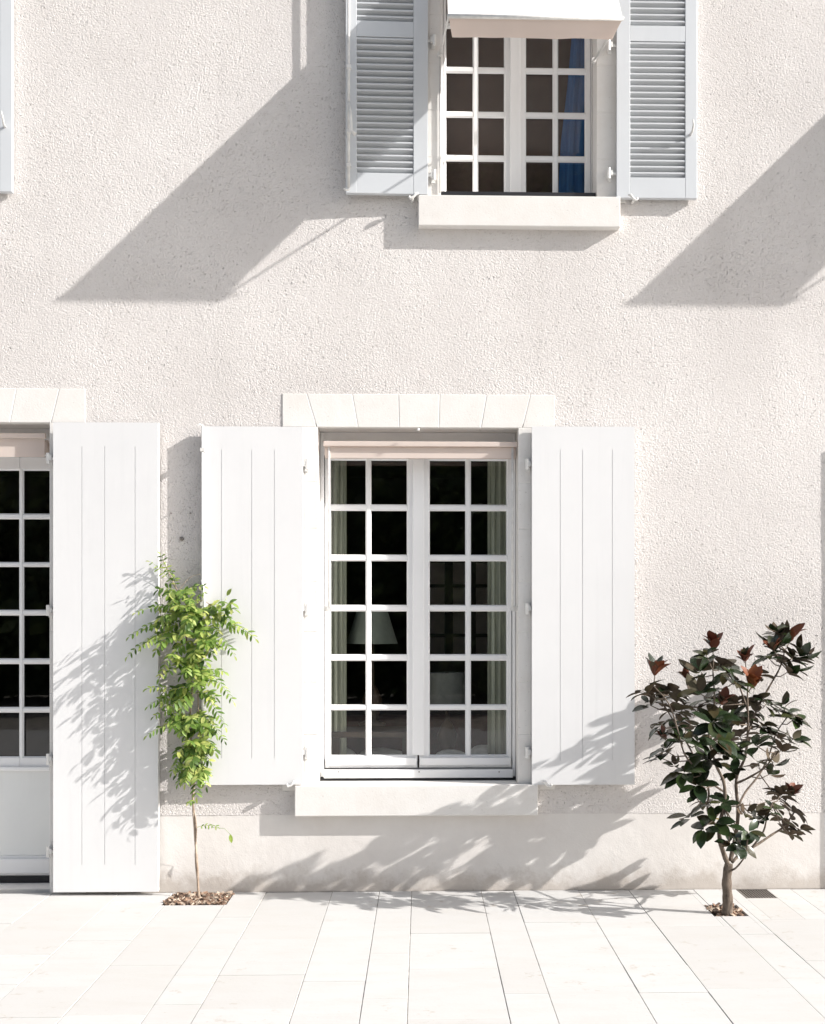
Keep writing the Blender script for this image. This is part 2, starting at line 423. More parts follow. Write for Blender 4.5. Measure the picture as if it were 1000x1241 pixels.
# rough rendered skin
FX0, FX1, FZ1 = -2.75, 2.75, 4.75
def lines(a, b, step, extra):
    pts = sorted(set([a, b] + [e for e in extra if a < e < b])); out = []
    for p, q in zip(pts[:-1], pts[1:]):
        n = max(1, int(round((q-p)/step))); out += [p + (q-p)*i/n for i in range(n)]
    return np.array(out + [b])
lx = lines(FX0, FX1, .005, [v for o in openings for v in o[:2]])
lz = lines(Zp, FZ1, .005, [v for o in openings for v in o[2:]])
gx, gz = np.meshgrid(lx, lz); nv = gx.size
co = np.zeros((nv, 3), dtype=np.float32); co[:,0] = gx.ravel(); co[:,2] = gz.ravel()
cx = (lx[:-1]+lx[1:])/2; cz = (lz[:-1]+lz[1:])/2
mask = np.ones((len(cz), len(cx)), bool)
for o in openings:
    mask &= ~(((cx > o[0]) & (cx < o[1]))[None, :] & ((cz > o[2]) & (cz < o[3]))[:, None])
jj, ii = np.nonzero(mask); nx = len(lx)
quads = np.stack([jj*nx+ii, jj*nx+ii+1, (jj+1)*nx+ii+1, (jj+1)*nx+ii], axis=1).astype(np.int32)
me = bpy.data.meshes.new('rendered_wall'); nf = len(quads)
me.vertices.add(nv); me.vertices.foreach_set('co', co.ravel())
me.loops.add(nf*4); me.loops.foreach_set('vertex_index', quads.ravel())
me.polygons.add(nf); me.polygons.foreach_set('loop_start', np.arange(0, nf*4, 4, dtype=np.int32)); me.polygons.foreach_set('loop_total', np.full(nf, 4, dtype=np.int32))
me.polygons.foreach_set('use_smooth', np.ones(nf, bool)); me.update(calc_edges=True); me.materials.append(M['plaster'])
o = bpy.data.objects.new('wall', me); C.objects.link(o); o.parent = house
m = MB()
def coarse(x0, x1, z0, z1):
    bx = sorted(set([x0, x1] + [v for o in openings for v in o[:2] if x0 < v < x1])); bz = sorted(set([z0, z1] + [v for o in openings for v in o[2:] if z0 < v < z1]))
    for j in range(len(bz)-1):
        for i in range(len(bx)-1):
            if not inside((bx[i]+bx[i+1])/2, (bz[j]+bz[j+1])/2, openings):
                m.add([(bx[i],0,bz[j]),(bx[i+1],0,bz[j]),(bx[i+1],0,bz[j+1]),(bx[i],0,bz[j+1])], [(0,1,2,3)])
coarse(XL-.3, FX0, Zp, FZ1); coarse(FX1, XR+.3, Zp, FZ1); coarse(XL-.3, XR+.3, FZ1, ZT)
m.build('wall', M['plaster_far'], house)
# plinth
m = MB(); segs = []
ed = [XL-.3] + [v for q in (dS, openings[5]) for v in q[:2]] + [XR+.3]
for a, b in ((ed[0], ed[1]), (ed[2], ed[3]), (ed[4], ed[5])):
    m.box(a, b, .003, .0118, 0, Zp+.03)
m.build('plinth', M['plinth'], house)
# roof and eaves
m = MB()
m.box(XL-.5, XR+.5, -.30, 5.5, ZT, ZT+.12)
m.build('eaves', M['white'], house)
m = MB(); nr = 24
m.add([(XL-.55,-.4,ZT+.13),(XR+.55,-.4,ZT+.13),(XR+.55,2.6,ZT+1.7),(XL-.55,2.6,ZT+1.7),(XR+.55,5.6,ZT+.13),(XL-.55,5.6,ZT+.13)],
      [(0,1,2,3),(3,2,4,5),(1,4,2),(0,3,5),(0,5,4,1)])
m.build('roof', M['tile'], house)

# ---- stone surrounds
def surround(S, O, joints_z, vj, sill, has_sill, label=None):
    """S outer, O opening; jamb blocks, splayed lintel stones vj = [(xtop, xbottom)...], sill rect"""
    m = MB(); g = .0016; yf = -.0035; yb = .40; zl = O[3]
    zb = S[2] + .001
    zs = [zb] + [z for z in sorted(joints_z) if zb+.05 < z < zl-.05] + [zl]
    for (a, b) in ((S[0], O[0]), (O[1], S[1])):
        for z0, z1 in zip(zs[:-1], zs[1:]): m.box(a+g, b, yf + random.uniform(0, .0015), yb, z0+g, z1-g)
    tops = [S[0]] + [v[0] for v in vj] + [S[1]]; bots = [S[0]] + [v[1] for v in vj] + [S[1]]
    for i in range(len(tops)-1):
        m.prism([(bots[i]+g, zl), (bots[i+1]-g, zl), (tops[i+1]-g, S[3]), (tops[i]+g, S[3])], yf + random.uniform(0, .0012), yb)
    o = m.build('surround', M['stone'], house, bevel=.002)
    # mortar behind the joints
    m = MB(); y0 = -.0012
    for (a, b) in ((S[0]+.001, O[0]-.001), (O[1]+.001, S[1]-.001)): m.box(a, b, y0, yb-.01, zb+.001, zl+.02)
    m.box(S[0]+.001, S[1]-.001, y0, yb-.01, zl+.001, S[3]-.001)
    q = m.build('mortar', M['stone'], o)
    if has_sill:
        m = MB(); x0,x1,z0,z1 = sill
        m.box(x0, x1, -.055, .005, z0, z1)
        m.box(O[0]+.001, O[1]-.001, .0052, .22, z1-.029, z1-.001)
        m.build('sill', M['stone'], o, bevel=.004)
    return o
jz = [Z(v) for v in (585, 641, 705, 766, 827, 890)]
L = lambda a, b, px: (X(a), X(b))
s_low = surround(lowS, lowO, jz, [(X(372),X(384)),(X(427),X(434)),(X(483),X(484)),(X(533),X(532)),(X(590),X(583)),(X(643),X(633))],
                 (X(357,-.055), X(652,-.055), Z(989,-.055), Z(952,-.055)), True)
s_up = surround(upS, upO, [Z(v,0,630) for v in (192,135,78,20,-40)], [(X(545),X(553)),(X(590),X(592)),(X(640),X(640)),(X(690),X(685)),(X(720),X(712))],
                (X(507,-.055), X(752,-.055), Z(274,-.055,630), Z(237,-.055,630)), True)
s_door = surround(dS, dO, [Z(v,0,50) for v in (580,640,700,765,840,900,962,1020)], [(X(-220),X(-205)),(X(-160),X(-152)),(X(-100),X(-98)),(X(-40),X(-42)),(X(20),X(12)),(X(72),X(62))], None, False)

# ---- windows
def casement(m, x0, x1, z0, z1, cols, rows, y, th=.045):
    """stiles and glazing bars; cols/rows = visible pane openings, the bead closes the last 6 mm"""
    q = .006; cols = [(a-q, b+q) for a, b in cols]; rows = [(a-q, b+q) for a, b in rows]
    e = [x0] + [v for c in cols for v in c] + [x1]
    for i in range(0, len(e), 2):
        a, b = e[i], e[i+1]; bar = (0 < i < len(e)-2)
        m.box(a, b, y + (.006 if bar else 0), y+th-(.008 if bar else 0), z0, z1)
    f = [z0] + [v for r in rows for v in r] + [z1]
    for c in cols:
        for j in range(0, len(f), 2):
            bar = (0 < j < len(f)-2)
            m.box(c[0], c[1], y + (.0085 if bar else .0025), y+th-(.010 if bar else .003), f[j], f[j+1])
def putty(m, cols, rows, y, s=.006):
    """sloped glazing bead round every pane"""
    for c in cols:
        for r in rows:
            a,b,z0,z1 = c[0]-s,c[1]+s,r[0]-s,r[1]+s
            o_ = [(a,y,z0),(b,y,z0),(b,y,z1),(a,y,z1)]; i_ = [(a+s,y+.008,z0+s),(b-s,y+.008,z0+s),(b-s,y+.008,z1-s),(a+s,y+.008,z1-s)]
            m.add(o_+i_, [(0,1,5,4),(1,2,6,5),(2,3,7,6),(3,0,4,7)])
def glass(cols, rows, y, parent):
    m = MB()
    for c in cols:
        for r in rows:
            a,b,z0,z1 = c[0]-.004,c[1]+.004,r[0]-.004,r[1]+.004
            m.add([(a,y,z0),(b,y,z0),(b,y,z1),(a,y,z1)], [(0,1,2,3)])
    return m.build('pane', M['glass'], parent)
def latch_bits(): pass

YW = .17
def P(a): return X(a, YW)
def Q(a, px=505): return Z(a, YW, px)
# lower window
win = None
m = MB()
fo = (lowO[0]+.001, lowO[1]-.001)
zb, zt = Q(941), lowO[3]-.001
xi0, xi1 = P(393), P(621)
m.box(fo[0], xi0, YW-.012, YW+.075, zb, zt); m.box(xi1, fo[1], YW-.012, YW+.075, zb, zt)
m.box(xi0, xi1, YW-.012, YW+.075, Q(552), zt)
m.box(xi0, xi1, YW-.035, YW+.075, zb-.004, Q(932)); 
win_low = m.build('window', M['frame'], house, bevel=.0025, label='tall white double casement window of twenty four panes')
m = MB(); m.box(fo[0], fo[1], YW-.02, YW+.07, lowO[2]-.002, zb-.004); m.build('seal', M['dark'], win_low)
rows = [(Q(b), Q(a)) for a, b in ((558,611),(619,672),(680,733),(741,793),(801,854),(861,915))][::-1]
colL = [(P(401),P(443)),(P(450),P(493))]; colR = [(P(521),P(564)),(P(571),P(614))]
for cols, a, b in ((colL, P(394), P(506)), (colR, P(508), P(620))):
    m = MB(); casement(m, a, b, Q(930.5), Q(553), cols, rows, YW)
    c = m.build('casement', M['frame'], win_low, bevel=.002)
    m = MB(); putty(m, cols, rows, YW+.010); m.build('glazing_bead', M['frame'], win_low)
    m = MB(); m.box(a+.004, b-.004, YW-.022, YW-.0005, Q(927), Q(918)); m.build('drip_rail', M['frame'], win_low, bevel=.004)
m = MB(); m.box(P(500), P(514), YW-.014, YW-.001, Q(915), Q(556)); m.build('astragal', M['frame'], win_low, bevel=.005)
glass(colL+colR, rows, YW+.03, win_low)
m = MB()
for px in (410, 508, 605):
    p = W(px, 935.5, YW-.036); m.tube([(p.x, YW-.034, p.z), (p.x, YW-.0375, p.z)], .0035, 8)
m.build('screws', M['screw'], win_low)
# folded awning over the lower window
aw = MB(); ya = .085
xa, xb = X(394, ya), X(625, ya)
zc = Z(548, ya)
pts = [(xa, ya, zc), (xb, ya, zc)]
aw.tube(pts, .034, 20)
aw_o = aw.build('awning', M['canvas_pink'], house, smooth=True, label='pinkish cream awning rolled up under the lintel')
m = MB(); m.box(xa-.004, xb+.004, ya-.058, ya-.036, Z(543,ya), Z(537,ya)); m.build('front_bar', M['canvas_pink'], aw_o, bevel=.003)
m = MB(); m.box(xa+.01, xb-.01, ya-.040, ya-.0375, Z(556.5,ya), Z(543.5,ya)); m.build('valance', M['canvas_pink'], aw_o)
for px, s in ((399, 1), (621, -1)):
    m = MB(); xx = X(px, ya-.03)
    m.tube([(xx, ya-.04, Z(541,ya)), (xx, ya-.04, Z(738,ya))], .0055, 10)
    a_ = m.build('arm', M['metalwhite'], aw_o, smooth=True)
    m = MB(); m.tube([(xx, ya-.045, Z(738,ya)), (xx, ya-.03, Z(738,ya))], .012, 14)
    m.box(min(xx, xx-s*.03), max(xx, xx-s*.03), ya-.035, ya-.028, Z(741,ya), Z(735,ya)); m.build('pivot', M['metalwhite'], a_)

# upper window
m = MB()
Pu = lambda a: X(a, YW); Qu = lambda a: Z(a, YW, 630)
fo = (upO[0]+.001, upO[1]-.001); xi0, xi1 = Pu(537), Pu(716)
zb, zt = upO[2]+.012, upO[3]-.001
m.box(fo[0], xi0, YW-.012, YW+.075, zb, zt); m.box(xi1, fo[1], YW-.012, YW+.075, zb, zt)
m.box(xi0, xi1, YW-.012, YW+.075, Qu(-90), zt); m.box(xi0, xi1, YW-.03, YW+.075, zb-.006, Qu(244))
win_up = m.build('window', M['frame'], house, bevel=.0025, label='white upstairs window of small panes under the awning')
zz = [(-74,-27),(-20,27),(34,80),(88,134),(142,187),(195,238)]
rows_u = [(Qu(b), Qu(a)) for a, b in zz][::-1]
cL = [(Pu(541),Pu(573)),(Pu(580),Pu(611))]; cR = [(Pu(638),Pu(670)),(Pu(677),Pu(709))]
for cols, a, b in ((cL, Pu(537.5), Pu(624)), (cR, Pu(625.5), Pu(715.5))):
    m = MB(); casement(m, a, b, Qu(244), Qu(-89), cols, rows_u, YW); m.build('casement', M['frame'], win_up, bevel=.002)
    m = MB(); putty(m, cols, rows_u, YW+.010); m.build('glazing_bead', M['frame'], win_up)
m = MB(); m.box(Pu(618), Pu(631), YW-.014, YW-.001, Qu(241), Qu(-86)); m.build('astragal', M['frame'], win_up, bevel=.005)
glass(cL+cR, rows_u, YW+.03, win_up)
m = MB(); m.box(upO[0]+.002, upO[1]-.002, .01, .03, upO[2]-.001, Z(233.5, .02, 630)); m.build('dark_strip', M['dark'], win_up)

# left French door
YD = .2
Pd = lambda a: X(a, YD); Qd = lambda a: Z(a, YD, 30)
m = MB(); fo = (dO[0]+.001, dO[1]-.001); zt = dO[3]-.001
xi0, xi1 = fo[0]+.03, Pd(63)
m.box(fo[0], xi0, YD-.012, YD+.075, .012, zt); m.box(xi1, fo[1], YD-.012, YD+.075, .012, zt); m.box(xi0, xi1, YD-.012, YD+.075, Qd(553), zt)
door = m.build('door', M['frame'], house, bevel=.0025, label='glazed white French door with a plain lower panel')
rows_d = [(Qd(b), Qd(a)) for a, b in ((570,622),(629,681),(687,739),(746,798),(805,857),(864,917))][::-1]
pw = [(28,60),(-10,22),(-48,-16)]
colR = [(Pd(a),Pd(b)) for a, b in pw][::-1]; xm = Pd(-70); colL = [(2*xm-b, 2*xm-a) for a, b in colR][::-1]
for cols, a, b in ((colL, xi0+.002, xm-.001), (colR, xm+.001, xi1-.002)):
    m = MB(); e0 = Qd(1061); casement(m, a, b, Qd(931), Qd(554), cols, rows_d, YD)
    m.box(a, b, YD, YD+.045, e0, Qd(1037)); m.box(a, a+.05, YD, YD+.045, Qd(1036.9), Qd(931.1)); m.box(b-.012, b, YD, YD+.045, Qd(1036.9), Qd(931.1))
    lf = m.build('door_leaf', M['frame'], door, bevel=.002)
    m = MB(); putty(m, cols, rows_d, YD+.010); m.build('glazing_bead', M['frame'], door)
    m = MB(); m.box(a+.0505, b-.0125, YD+.006, YD+.035, Qd(1036.8), Qd(931.2)); m.build('lower_panel', M['doorpanel'], door)
    m = MB(); m.box(a+.01, b-.004, YD-.02, YD-.001, Qd(934), Qd(929)); m.prism([(a+.01, Qd(1058)), (b-.004, Qd(1058)), (b-.004, Qd(1040)), (a+.01, Qd(1040))], YD-.022, YD-.001)
    m.build('drip_rail', M['frame'], door, bevel=.005)
glass(colL+colR, rows_d, YD+.03, door)
m = MB(); m.box(fo[0], fo[1], .05, YD+.07, -.02, .0115); m.build('threshold', M['stone'], door)
m = MB(); m.box(xi0, xi1, YD+.002, YD+.05, .0118, Qd(1061.2)); m.build('seal', M['dark'], door)
# rolled awning over the door
xa, xb = X(-195, .1), X(58, .1)
m = MB(); m.tube([(xa,.1,Z(544,.1)),(xb,.1,Z(544,.1))], .036, 20); ad = m.build('awning', M['canvas_pink'], house, smooth=True, label='pinkish awning rolled up above the French door')
m = MB(); m.box(xa-.004, xb+.004, .04, .062, Z(535,.1), Z(529,.1)); m.build('front_bar', M['canvas_pink'], ad, bevel=.003)
m = MB(); m.box(xa+.004, xb-.004, .058, .061, Z(557,.1), Z(535.5,.1)); m.build('valance', M['canvas_pink'], ad)

# ---- shutters
def hinge_matrix(hx, ang): return Matrix.Translation((hx, 0, 0)) @ Matrix.Rotation(ang, 4, 'Z')
def hinge(px, py, side, parent, refx):
    p = W(px, py, -.02); m = MB()
    m.box(p.x-.013, p.x+.013, -.037, -.012, p.z-.010, p.z+.016); m.box(p.x-.009, p.x+.011, -.0115, -.0045, p.z-.034, p.z+.026); m.tube([(p.x-side*.006, -.032, p.z-.026), (p.x-side*.006, -.032, p.z+.028)], .009, 12)
    a = p.x; b = refx
    m.box(min(a,b), max(a,b), -.030, -.024, p.z-.006, p.z+.006)
    m.box(p.x-.005, p.x+.005, -.0118, .02, p.z-.012, p.z+.004)
    m.build('hinge', M['metalwhite'], parent, bevel=.001)
def board_shutter(hpx, side, widpx, pytop, pybot, gt, gb, ang, name='shutter', label=None, yf=-.050):
    """side +1: leaf extends to +x from its hinge"""
    hx = X(hpx, yf); wd = widpx/240*(DIST+yf)/DIST
    z1, z0 = Z(pytop, yf, hpx+side*60), Z(pybot, yf, hpx+side*60)
    g1, g0 = Z(gt, yf, hpx+side*60), Z(gb, yf, hpx+side*60)
    MT = hinge_matrix(hx, ang); m = MB(MT)
    X_ = lambda a: side*a
    def bx_(a, b, y0, y1, za, zb): m.box(min(X_(a),X_(b)), max(X_(a),X_(b)), y0, y1, za, zb)
    bx_(0, wd, yf+.0030, yf+.034, z0, z1)
    y0, y1 = yf, yf+.0030
    bx_(0, wd, y0, y1, g1, z1); bx_(0, wd, y0, y1, z0, g0)
    gr = [.0, 34/240, 61/240, 97/240, wd]; h = .0015
    for a, b in zip(gr[:-1], gr[1:]):
        bx_(a + (h if a > 0 else 0), b - (h if b < wd else 0), y0, y1, g0, g1)
    return m.build(name, M['white'], house, label=label), MT, wd, z0, z1
RY = Matrix.Rotation
sh_r, MTr, wr, z0r, z1r = board_shutter(645, 1, 125, 517, 951, 545, 922, R(-.3), label='right white board shutter of the lower window')
sh_l, MTl, wl, z0l, z1l = board_shutter(367, -1, 122, 517, 951, 545, 919, R(.5), label='left white board shutter of the lower window with its closing rod')
sh_t, MTt, wt, z0t, z1t = board_shutter(64.5, 1, 125.5, 512, 1081, 541, 1048, R(-.4), label='full height white board shutter of the French door', yf=-.060)
sh_t2, MTt2, wt2, z0t2, z1t2 = board_shutter(-207, -1, 125, 512, 1081, 541, 1048, R(.4), label='far full height board shutter of the French door', yf=-.060)
for py in (563, 738, 912): hinge(640, py, 1, sh_r, X(652)); hinge(371, py, -1, sh_l, X(360))
for py in (556, 740, 920, 1032): hinge(60.5, py, 1, sh_t, X(70)); hinge(-207, py, -1, sh_t2, X(-215))
def rod(MT, x, z0, z1, y, parent, guides, handle=None, d=1):
    m = MB(MT); m.tube([(x, y, z0), (x, y, z1)], .0065, 10); o = m.build('closing_rod', M['metalwhite'], parent, smooth=True)
    m = MB(MT)
    for z in guides: m.box(x-.011, x+.011, y-.009, y+.0205, z-.009, z+.009)
    for z in (z0, z1):
        s = 1 if z == z1 else -1
        m.tube([(x, y, z-.01*s), (x, y-.004, z+.012*s), (x-.012*d, y-.012, z+.016*s), (x-.024*d, y-.012, z+.008*s)], .005, 8)
    m.build('guides', M['metalwhite'], parent, bevel=.001)
    if handle is not None:
        m = MB(MT); m.tube([(x, y-.012, handle+.17), (x+.010*d, y-.022, handle+.1), (x+.014*d, y-.03, handle+.02), (x+.034*d, y-.034, handle)], [.006,.007,.007,.009], 10)
        m.build('handle', M['metalwhite'], parent, smooth=True)
rod(MTl, -(wl-.010), z0l+.01, z1l-.012, -.071, sh_l, [z0l+.15, z0l+.9, z1l-.12], z0l+.85, 1)
# hooks that pin each leaf open: an s-shaped catch on the wall below
def catch(px, py, d, yf, label=None):
    p = W(px, py, yf); m = MB()
    m.tube([(p.x, .01, p.z), (p.x, yf-.012, p.z)], .0065, 10)
    m.tube([(p.x-.030*d, yf-.012, p.z+.024), (p.x-.018*d, yf-.016, p.z+.022), (p.x-.006*d, yf-.016, p.z+.006), (p.x+.012*d, yf-.016, p.z-.004), (p.x+.018*d, yf-.014, p.z+.004), (p.x+.012*d, yf-.012, p.z+.010)],
           [.004,.008,.007,.007,.006,.004], 8)
    m.build('shutter_catch', M['metalwhite'], house, smooth=True)
catch(664, 952, 1, -.05); catch(352, 952, -1, -.05)
# small hook on the lintel, screws and a knob on the wall
p = W(507, 524, .0); m = MB(); m.tube([(p.x, -.0075, p.z+.012), (p.x, -.016, p.z+.012), (p.x, -.020, p.z+.008)], [.006,.008,.003], 10); m.build('stud', M['metalwhite'], house, smooth=True)
for px, py, r in ((207.5, 622, .004), (231, 622, .004), (220.5, 653, .011)):
    p = W(px, py); m = MB(); m.tube([(p.x, .005, p.z), (p.x, -.008, p.z), (p.x, -.012, p.z)], [r*.8, r, r*.6], 10); m.build('wall_fixing', M['screw'], house, smooth=True)

def louvre_shutter(hpx, side, ang, l0, l1, wpx, yf=-.050, refpx=None, rodz=None, label=None, hook=None):
    px_c = hpx + side*wpx/2
    hx = X(hpx, yf); wd = wpx/240*(DIST+yf)/DIST
    zz = lambda a: Z(a, yf, px_c)
    b = 236.5 + (px_c-470)*.0095 + (0 if side > 0 else -.5)
    b = 240 if side > 0 else 235.
    o_ = b - 240
    z0, z1 = zz(b), zz(-110)
    panels = [(210+o_+5, 50+o_), (28+o_+3, -100)]      # pixel rows of the louvred parts
    MT = hinge_matrix(hx, ang); m = MB(MT); th = .032
    A = l0/240; B = l1/240
    def bx_(mm, a, c, y0, y1, za, zb): mm.box(min(side*a,side*c), max(side*a,side*c), y0, y1, za, zb)
    bx_(m, 0, A, yf, yf+th, z0, z1); bx_(m, B, wd, yf, yf+th, z0, z1)
    zs = [z0, zz(panels[0][0]), zz(panels[0][1]), zz(panels[1][0]), zz(panels[1][1]), z1]
    bx_(m, A, B, yf+.0008, yf+th-.001, zs[0], zs[1]); bx_(m, A, B, yf+.0008, yf+th-.001, zs[2], zs[3]); bx_(m, A, B, yf+.0008, yf+th-.001, zs[4], zs[5])
    sh = m.build('shutter', M['grey'], house, bevel=.0018, label=label)
    m = MB(MT); pitch = 7.62/240
    for za, zb in ((zs[1], zs[2]), (zs[3], zs[4])):
        n = int(round((zb-za)/pitch)); pp = (zb-za)/n
        for i in range(n):
            zc = za + pp*(i+.5); t_ = .0032
            a_, b_ = side*(A+.0005), side*(B-.0005)
            if a_ > b_: a_, b_ = b_, a_
            ya, yb = yf+.004, yf+th-.004; zf, zk = zc+.0075, zc-.0075
            t_ = .0019; prof = [(ya+.0004, zf-.0048), (ya-.0014, zf-.003), (ya-.0014, zf+.0026), (ya+.0006, zf+.0046), (ya+.006, zf+.0046), (yb, zk+t_), (yb, zk-t_), (ya+.006, zf-.001), (ya+.0055, zf-.0048)]
            vs = [(a_, q[0], q[1]) for q in prof] + [(b_, q[0], q[1]) for q in prof]; k = len(prof)
            m.add(vs, [(j, (j+1) % k, (j+1) % k + k, j+k) for j in range(k)] + [tuple(range(k, 2*k)), tuple(reversed(range(k)))])
    m.build('louvres', M['grey'], sh)
    return sh, MT, wd, z0, z1
su_r, MTur, wur, z0ur, z1ur = louvre_shutter(747.5, 1, R(-.2), 16.5, 83.5, 98.5, yf=-.040, label='right pale grey louvred shutter of the upstairs window')
su_l, MTul, wul, z0ul, z1ul = louvre_shutter(518.5, -1, R(1.6), 17.5, 85.5, 99.5, yf=-.050, label='left pale grey louvred shutter of the upstairs window, standing off the wall')
for py in (56, 211): hinge(739, py, 1, su_r, X(752))
for py in (50, 213): hinge(525, py, -1, su_l, X(514))
rod(MTul, -(wul-.016), z0ul+.018, z1ul-.012, -.071, su_l, [z0ul+.13, z0ul+.30, z0ul+.62], z0ul+.27, 1)
def stop_hook(MT, x, z, yf, parent, d):
    m = MB(MT); m.tube([(x, yf+.002, z), (x+.004*d, yf-.03, z+.004), (x+.006*d, yf-.052, z+.03), (x+.002*d, yf-.058, z+.055)], [.007,.006,.005,.003], 8)
    m.build('hook', M['metalwhite'], parent, smooth=True)
stop_hook(MTur, wur-.035, z0ur+(240-163)/240, -.040, su_r, 1)
c1 = catch(768, 243, 1, -.042); c2 = catch(500, 241, -1, -.05)
# upper awning, let down
yb = -.60
bl, br = W(543, 21, yb), W(755, 21, yb); zbar = (bl.z+br.z)/2
zt = Z(-86, -.0, 650); xl, xr = bl.x, br.x
m = MB(); nu, nvv = 24, 30; vs = []
for side_ in (0, 1):
    for j in range(nvv+1):
        for i in range(nu+1):
            s_ = j/nvv; u = i/nu
            sag = -.010*math.sin(math.pi*s_) + .0015*math.sin(u*23)*math.sin(math.pi*s_)
            vs.append((xl + (xr-xl)*u, .02 + (yb-.02)*s_ + side_*.0012 + sag*.5, zt + (zbar-zt)*s_ + sag - side_*.0012))
n1 = nu+1; NN = n1*(nvv+1)
fs = [(j*n1+i, (j+1)*n1+i, (j+1)*n1+i+1, j*n1+i+1) for j in range(nvv) for i in range(nu)]
fs += [tuple(NN+q for q in reversed(f)) for f in fs]
m.add(vs, fs); awn = m.build('awning', M['canvas'], house, smooth=True, label='cream canvas awning let down over the upstairs window')
m = MB(); m.tube([(xl-.004, yb, zbar), (xr+.004, yb, zbar)], .0095, 14); m.build('front_bar', M['metalwhite'], awn, smooth=True)
m = MB(); m.tube([(xl, .03, zt+.02), (xr, .03, zt+.02)], .035, 18); m.build('roller', M['metalwhite'], awn, smooth=True)
vb = Z(44.5, yb+.05, 650); xvl, xvr = X(547, yb+.05), X(743, yb+.05)
m = MB(); nu, nvv = 40, 8; vs = []
for side_ in (0, 1):
    for j in range(nvv+1):
        for i in range(nu+1):
            u = i/nu; s_ = j/nvv
            xa = xl+.004 + (xvl-xl)*s_; xb = xr-.004 + (xvr-xr)*s_
            wv = .003*math.sin(u*13+.6)*s_ + .0015*math.sin(u*31)*s_
            vs.append((xa+(xb-xa)*u, yb + .006 + .045*s_**1.2 + wv + side_*.0012, zbar-.006 + (vb-zbar)*s_ + .0012*math.sin(u*17)*s_))
n1 = nu+1; NN = n1*(nvv+1)
fs = [(j*n1+i, (j+1)*n1+i, (j+1)*n1+i+1, j*n1+i+1) for j in range(nvv) for i in range(nu)]; fs += [tuple(NN+q for q in reversed(f)) for f in fs]
m.add(vs, fs); m.build('valance', M['canvas_pink'], awn, smooth=True)
for (pa, xe, px) in ((W(533, 66, -.012), xl+.004, 533), (W(720, 73, -.012), xr-.004, 720)):
    m = MB(); m.tube([pa, (xe, yb, zbar)], .0055, 10); a_ = m.build('arm', M['metalwhite'], awn, smooth=True)
    m = MB(); m.tube([(pa.x, .0, pa.z), (pa.x, -.022, pa.z)], .012, 14); m.build('pivot', M['metalwhite'], a_)
m = MB(); xx = X(533.5, -.012); m.tube([(xx, -.012, Z(66,-.012,533)), (xx, -.012, Z(234,-.012,533))], .0045, 8); m.build('guide_rail', M['metalwhite'], awn, smooth=True)

# ---- offscreen neighbours: same parts, shifted along the wall
for o_ in (s_up, win_up, su_l, su_r, awn):
    c = copy_tree(o_, house, (offR, 0, 0))
    if 'label' in c: c['label'] = c['label'].replace('upstairs window', 'next upstairs window')
for o_ in (s_up, win_up, su_l, su_r):
    c = copy_tree(o_, house, (offL, 0, 0))
    if o_ is su_r: c['label'] = 'pale grey louvred shutter at the left edge of the upper wall'
    elif o_ is su_l: c['label'] = 'outer pale grey louvred shutter of the far left upstairs window'
for o_ in (s_door, door, sh_t, sh_t2, ad):
    c = copy_tree(o_, house, (doorR, 0, 0))
    if 'label' in c: c['label'] = 'white joinery of the second French door beyond the right edge'

# ---- rooms behind the glass
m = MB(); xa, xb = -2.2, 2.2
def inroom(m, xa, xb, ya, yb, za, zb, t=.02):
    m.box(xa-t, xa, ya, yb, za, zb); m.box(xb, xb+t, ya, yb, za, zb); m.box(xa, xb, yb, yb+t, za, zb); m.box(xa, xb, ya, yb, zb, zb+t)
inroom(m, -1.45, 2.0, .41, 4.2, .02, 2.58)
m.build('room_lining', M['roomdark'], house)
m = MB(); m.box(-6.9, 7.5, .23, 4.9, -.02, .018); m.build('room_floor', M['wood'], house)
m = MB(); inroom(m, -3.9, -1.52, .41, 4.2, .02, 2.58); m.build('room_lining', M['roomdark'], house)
# inner wall around reveal is hidden. brown blind behind the upper windows
def wavy(name, x0, x1, z0, z1, y, amp, nw, mat, label, cat, taper=None, group=None):
    m = MB(); nu, nv_ = nw*10, 24; vs = []; ph = random.uniform(0, 6)
    for s_ in (0, 1):
        for j in range(nv_+1):
            v = j/nv_
            for i in range(nu+1):
                u = i/nu
                a, b = (x0, x1) if taper is None else taper(v)
                yy = y + amp*math.sin(u*nw*2*math.pi + ph + .6*math.sin(v*3)) + amp*.4*math.sin(u*nw*4.7*math.pi+1) + s_*.002
                vs.append((a+(b-a)*u, yy, z0+(z1-z0)*v))
    n1 = nu+1; NN = n1*(nv_+1)
    fs = [(j*n1+i, j*n1+i+1, (j+1)*n1+i+1, (j+1)*n1+i) for j in range(nv_) for i in range(nu)]; fs += [tuple(NN+q for q in reversed(f)) for f in fs]
    m.add(vs, fs); o = m.build(name, mat, None, smooth=True); tag(o, label, cat, group); return o
ub = wavy('blind', X(525,.33), X(735,.33), Z(262,.33,630), Z(-110,.33,630), .36, .003, 2, M['brown'], 'plain brown blind drawn behind the upstairs window under the awning', 'blind')
def bt(v):
    zpx = [(0, 676), (.3, 680), (.55, 688), (.8, 694), (1, 699)]
    for (a, pa), (b, pb) in zip(zpx[:-1], zpx[1:]):
        if v <= b: return X(pa + (pb-pa)*(v-a)/(b-a), .27), X(722, .27)
    return X(699, .27), X(722, .27)
bc = wavy('curtain', 0, 1, Z(255,.27,690), Z(-20,.27,690), .28, .010, 3, M['blue'], 'bright blue wavy strip inside the right panes of the upstairs window', 'curtain', bt)  # narrow wavy blue strip behind the right panes
for off_ in (offR, offL):
    c = ub.copy(); C.objects.link(c); c.location.x += off_; c['label'] = 'plain brown blind behind an upstairs window outside the view, ' + ('right side' if off_ > 0 else 'left side')
